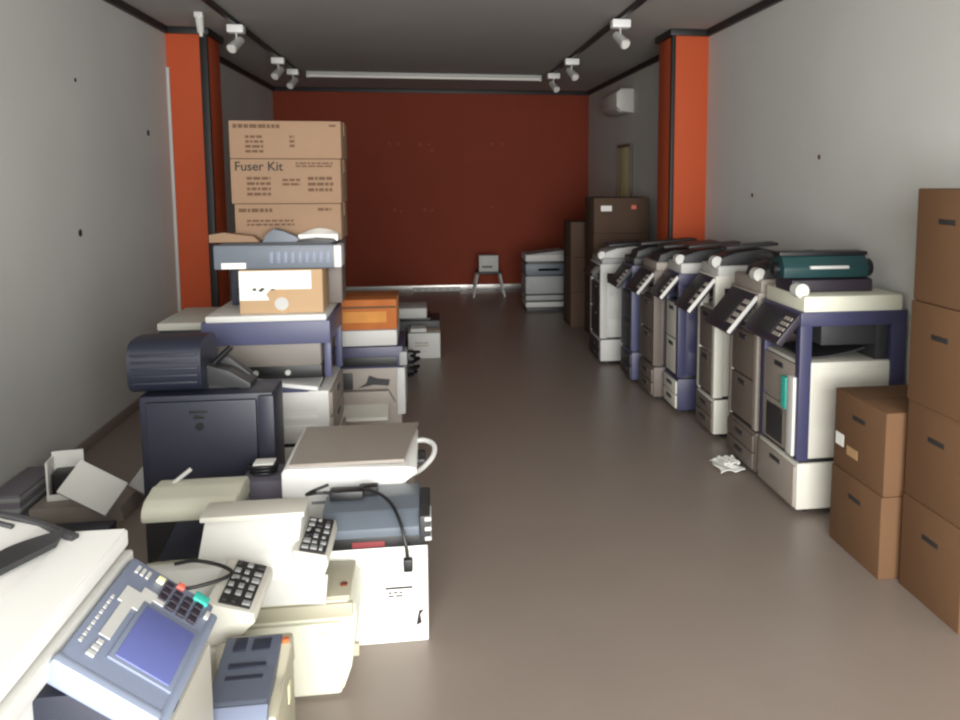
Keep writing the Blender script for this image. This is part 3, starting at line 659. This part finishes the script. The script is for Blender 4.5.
fd = M().prism(pr, 'y', -0.48, 0.32, 0.004).done('document_feeder', BRIGHT, t)
M().tube([(-0.5, 0.33, 1.005), (-0.1, 0.335, 1.0), (0.1, 0.335, 0.975), (0.24, 0.33, 0.94), (0.33, 0.30, 0.915)], 0.010).done('feeder_rim', DARK, fd)
M().tube([(-0.5, 0.30, 1.008), (-0.1, 0.30, 1.006), (0.1, 0.30, 0.982), (0.22, 0.29, 0.95)], 0.006).done('feeder_rim', DARK, fd)
M().grid(lambda u, v: (0.265+0.05*u-0.035*math.sin(PI*u)*v, 0.06+0.19*u+0.03*v, 0.950-0.018*u+0.012*v), 10, 3, 0.012).done('feeder_slot', DARK, fd)
for yy, xx in ((0.2, 0.02), (0.03, 0.06)): M().cyl((xx, yy, 0.985), (xx, yy, 1.002), 0.008, 12).done('screw', TAUPE, fd)
# operator panel: slopes down towards the aisle
a0 = Vector((0.433, 0, 0.862)); W_ = 0.198; tilt = 38
mx = Matrix.Translation(a0) @ Matrix.Rotation(R(tilt), 4, 'Y')
Y0, Y1 = -0.045, 0.318
cp = M().box(0, W_, Y0, Y1, -0.05, 0, 0.010, mx=mx).done('control_panel', SLATE, t, label='slate-grey control panel')
M().box(-0.004, W_+0.003, Y0-0.008, Y0+0.02, -0.042, 0.001, 0.010, mx=mx).done('end_cap', LSLATE, cp)
M().box(W_-0.004, W_+0.02, Y0-0.01, Y1-0.005, -0.045, -0.012, 0.008, mx=mx).done('front_lip', LSLATE, cp)
M().box(0.068, 0.196, Y0+0.058, Y0+0.245, -0.002, 0.004, 0.003, mx=mx).done('screen_bezel', SLATE, cp)
M().box(0.078, 0.186, Y0+0.068, Y0+0.232, 0.001, 0.006, 0.002, mx=mx).done('screen', SCREEN, cp)
sc_ = M()
sc_.box(0.034, 0.056, Y0+0.10, Y0+0.21, -0.001, 0.0025, 0, mx=mx); sc_.box(0.025, 0.082, Y0+0.21, Y0+0.262, -0.001, 0.0025, 0, mx=mx)
sc_.box(0.055, 0.105, Y0+0.262, Y0+0.285, -0.001, 0.0025, 0, mx=mx)
sc_.done('instruction_sticker', LGREY, cp)
m = M()
for i in range(9): m.box(0.012, 0.018, Y0+0.06+i*0.018, Y0+0.07+i*0.018, -0.001, 0.0022, 0, mx=mx)
m.done('panel_lettering', LGREY, cp); m = M()
for i in range(3): m.box(0.035+0.002*i, 0.05, Y0+0.04+i*0.018, Y0+0.05+i*0.018, -0.001, 0.004, 0, mx=mx)
m.done('panel_lamps', LGREY, cp); m = M()
for i in range(3): m.box(0.02+0.012*i, 0.027+0.012*i, Y0+0.315, Y0+0.34, -0.001, 0.0022, 0, mx=mx)
m.done('panel_mark', LGREY, cp)
m = M()
for i in range(4):
    for j in range(3): m.box(0.086+0.024*i, 0.104+0.024*i, Y0+0.262+0.025*j+(0.012 if i == 0 else 0), Y0+0.280+0.025*j+(0.012 if i == 0 else 0), -0.001, 0.006, 0.002, mx=mx)
m.done('number_keys', PURPLEDARK, cp)
M().box(0.066, 0.082, Y0+0.325, Y0+0.343, -0.001, 0.006, 0.002, mx=mx).done('energy_button', YELBTN, cp)
M().box(0.108, 0.124, Y0+0.342, Y0+0.36, -0.001, 0.006, 0.002, mx=mx).done('stop_button', REDBTN, cp)
M().box(0.148, 0.182, Y0+0.336, Y0+0.364, -0.001, 0.007, 0.003, mx=mx).done('start_button', TEAL, cp, label='turquoise start button')
M().box(0.186, 0.196, Y0+0.30, Y0+0.325, -0.001, 0.005, 0.002, mx=mx).done('clear_button', LGREY, cp)
M().box(W_+0.012, W_+0.0225, Y0+0.06, Y0+0.09, -0.035, -0.022, 0.002, mx=mx).done('contrast_wheel', BLACK, cp)
M().box(0.36, 0.50, 0.0, 0.28, 0.60, 0.765, 0.01).done('panel_bracket', DNAVY, t)

# debris by the left wall
t = thing('open_carton', 'small white open box with black inside, on the heap by the left wall', 'box', (-1.775, 4.18, 0.085), R(8))
m = M()
m.box(-0.07, 0.07, 0.05, 0.06, 0, 0.21, 0.002); m.box(-0.07, -0.06, -0.06, 0.06, 0, 0.19, 0.002); m.box(0.06, 0.07, -0.06, 0.06, 0, 0.12, 0.002)
m.box(-0.07, 0.07, -0.06, 0.06, 0, 0.01, 0.002); m.box(-0.07, 0.07, -0.065, -0.055, 0, 0.03, 0.002)
m.done('shell', PAPER, t)
B('black_insert', BLACK, t, -0.05, 0.062, -0.05, 0.05, 0.01, 0.13, bev=0.01)
t = thing('flattened_carton', 'flattened taupe carton under white scraps by the left wall', 'box', (-1.68, 4.16, 0))
M().prism([(-0.2, 0), (0.22, 0), (0.2, 0.07), (0.05, 0.085), (-0.2, 0.085)], 'y', -0.14, 0.16, 0.004).done('card', TAUPE, t)
t = tag(M().box(-0.12, 0.12, -0.015, 0.015, -0.085, 0.085, 0.003, mx=Matrix.Rotation(R(32), 4, 'Y') @ Matrix.Rotation(R(-38), 4, 'X')).done('foam_panel', PAPER, None, (-1.58, 3.99, 0.185)), 'white tilted foam panel leaning on the heap by the left wall', 'packaging')
t = tag(M().box(-0.09, 0.09, -0.015, 0.015, -0.08, 0.08, 0.003, mx=Matrix.Rotation(R(35), 4, 'Y') @ Matrix.Rotation(R(-40), 4, 'X')).done('broken_tray', LGREY, None, (-1.38, 4.22, 0.12)), 'broken pale grey tray behind the tilted foam panel', 'printer part')
t = tag(M().box(-0.17, 0.17, -0.13, 0.13, 0, 0.06, 0.006).done('flat_cover', DNAVY, None, (-1.62, 3.77, 0)), 'flat dark navy cover on the floor behind the foreground copier', 'printer part')
t = thing('grey_crate', 'low purple-grey ribbed crate against the left wall', 'crate', (-1.96, 4.2, 0))
B('shell', mat('purple_grey_plastic', (116, 112, 120), 0.6), t, -0.085, 0.055, -0.2, 0.2, 0, 0.165, bev=0.008)
m = M()
for i in range(3): m.box(-0.08, 0.06, -0.205, 0.205, 0.03+0.05*i, 0.05+0.05*i, 0.004)
m.done('ribs', GREY, t)

# ------------------------------------------------------------------ light
w = bpy.data.worlds.new('World'); S.world = w; w.use_nodes = True
bg = w.node_tree.nodes['Background']; bg.inputs[0].default_value = (0.75, 0.85, 1.0, 1); bg.inputs[1].default_value = 0.8
L = bpy.data.lights.new('shopfront_daylight', 'AREA'); L.shape = 'RECTANGLE'; L.size = 3.4; L.size_y = 2.4
L.energy = 420; L.spread = R(150); L.color = (1.0, 0.99, 0.965)
lo = bpy.data.objects.new('shopfront_daylight', L); COL.objects.link(lo)
lo.location = (0.3, YF-0.16, 1.38); lo.rotation_euler = (R(90-10), 0, 0)

# ------------------------------------------------------------------ camera
cam = bpy.data.cameras.new('camera'); co = bpy.data.objects.new('camera', cam); COL.objects.link(co)
cam.sensor_fit = 'HORIZONTAL'; cam.sensor_width = 36; cam.lens = 36*820/960
cam.shift_x = -(552-480)/960; cam.shift_y = -(360-265)/960
cam.clip_start = 0.05
co.location = (0, 0, 1.65)
co.rotation_euler = (R(90-6.3325), 0, R(-8.5474))
S.camera = co
S.view_settings.view_transform = 'Standard'; S.view_settings.look = 'None'
S.view_settings.gamma = 1; S.view_settings.use_curve_mapping = False
S.view_settings.exposure = -0.1
S.cycles.filter_width = 2.4
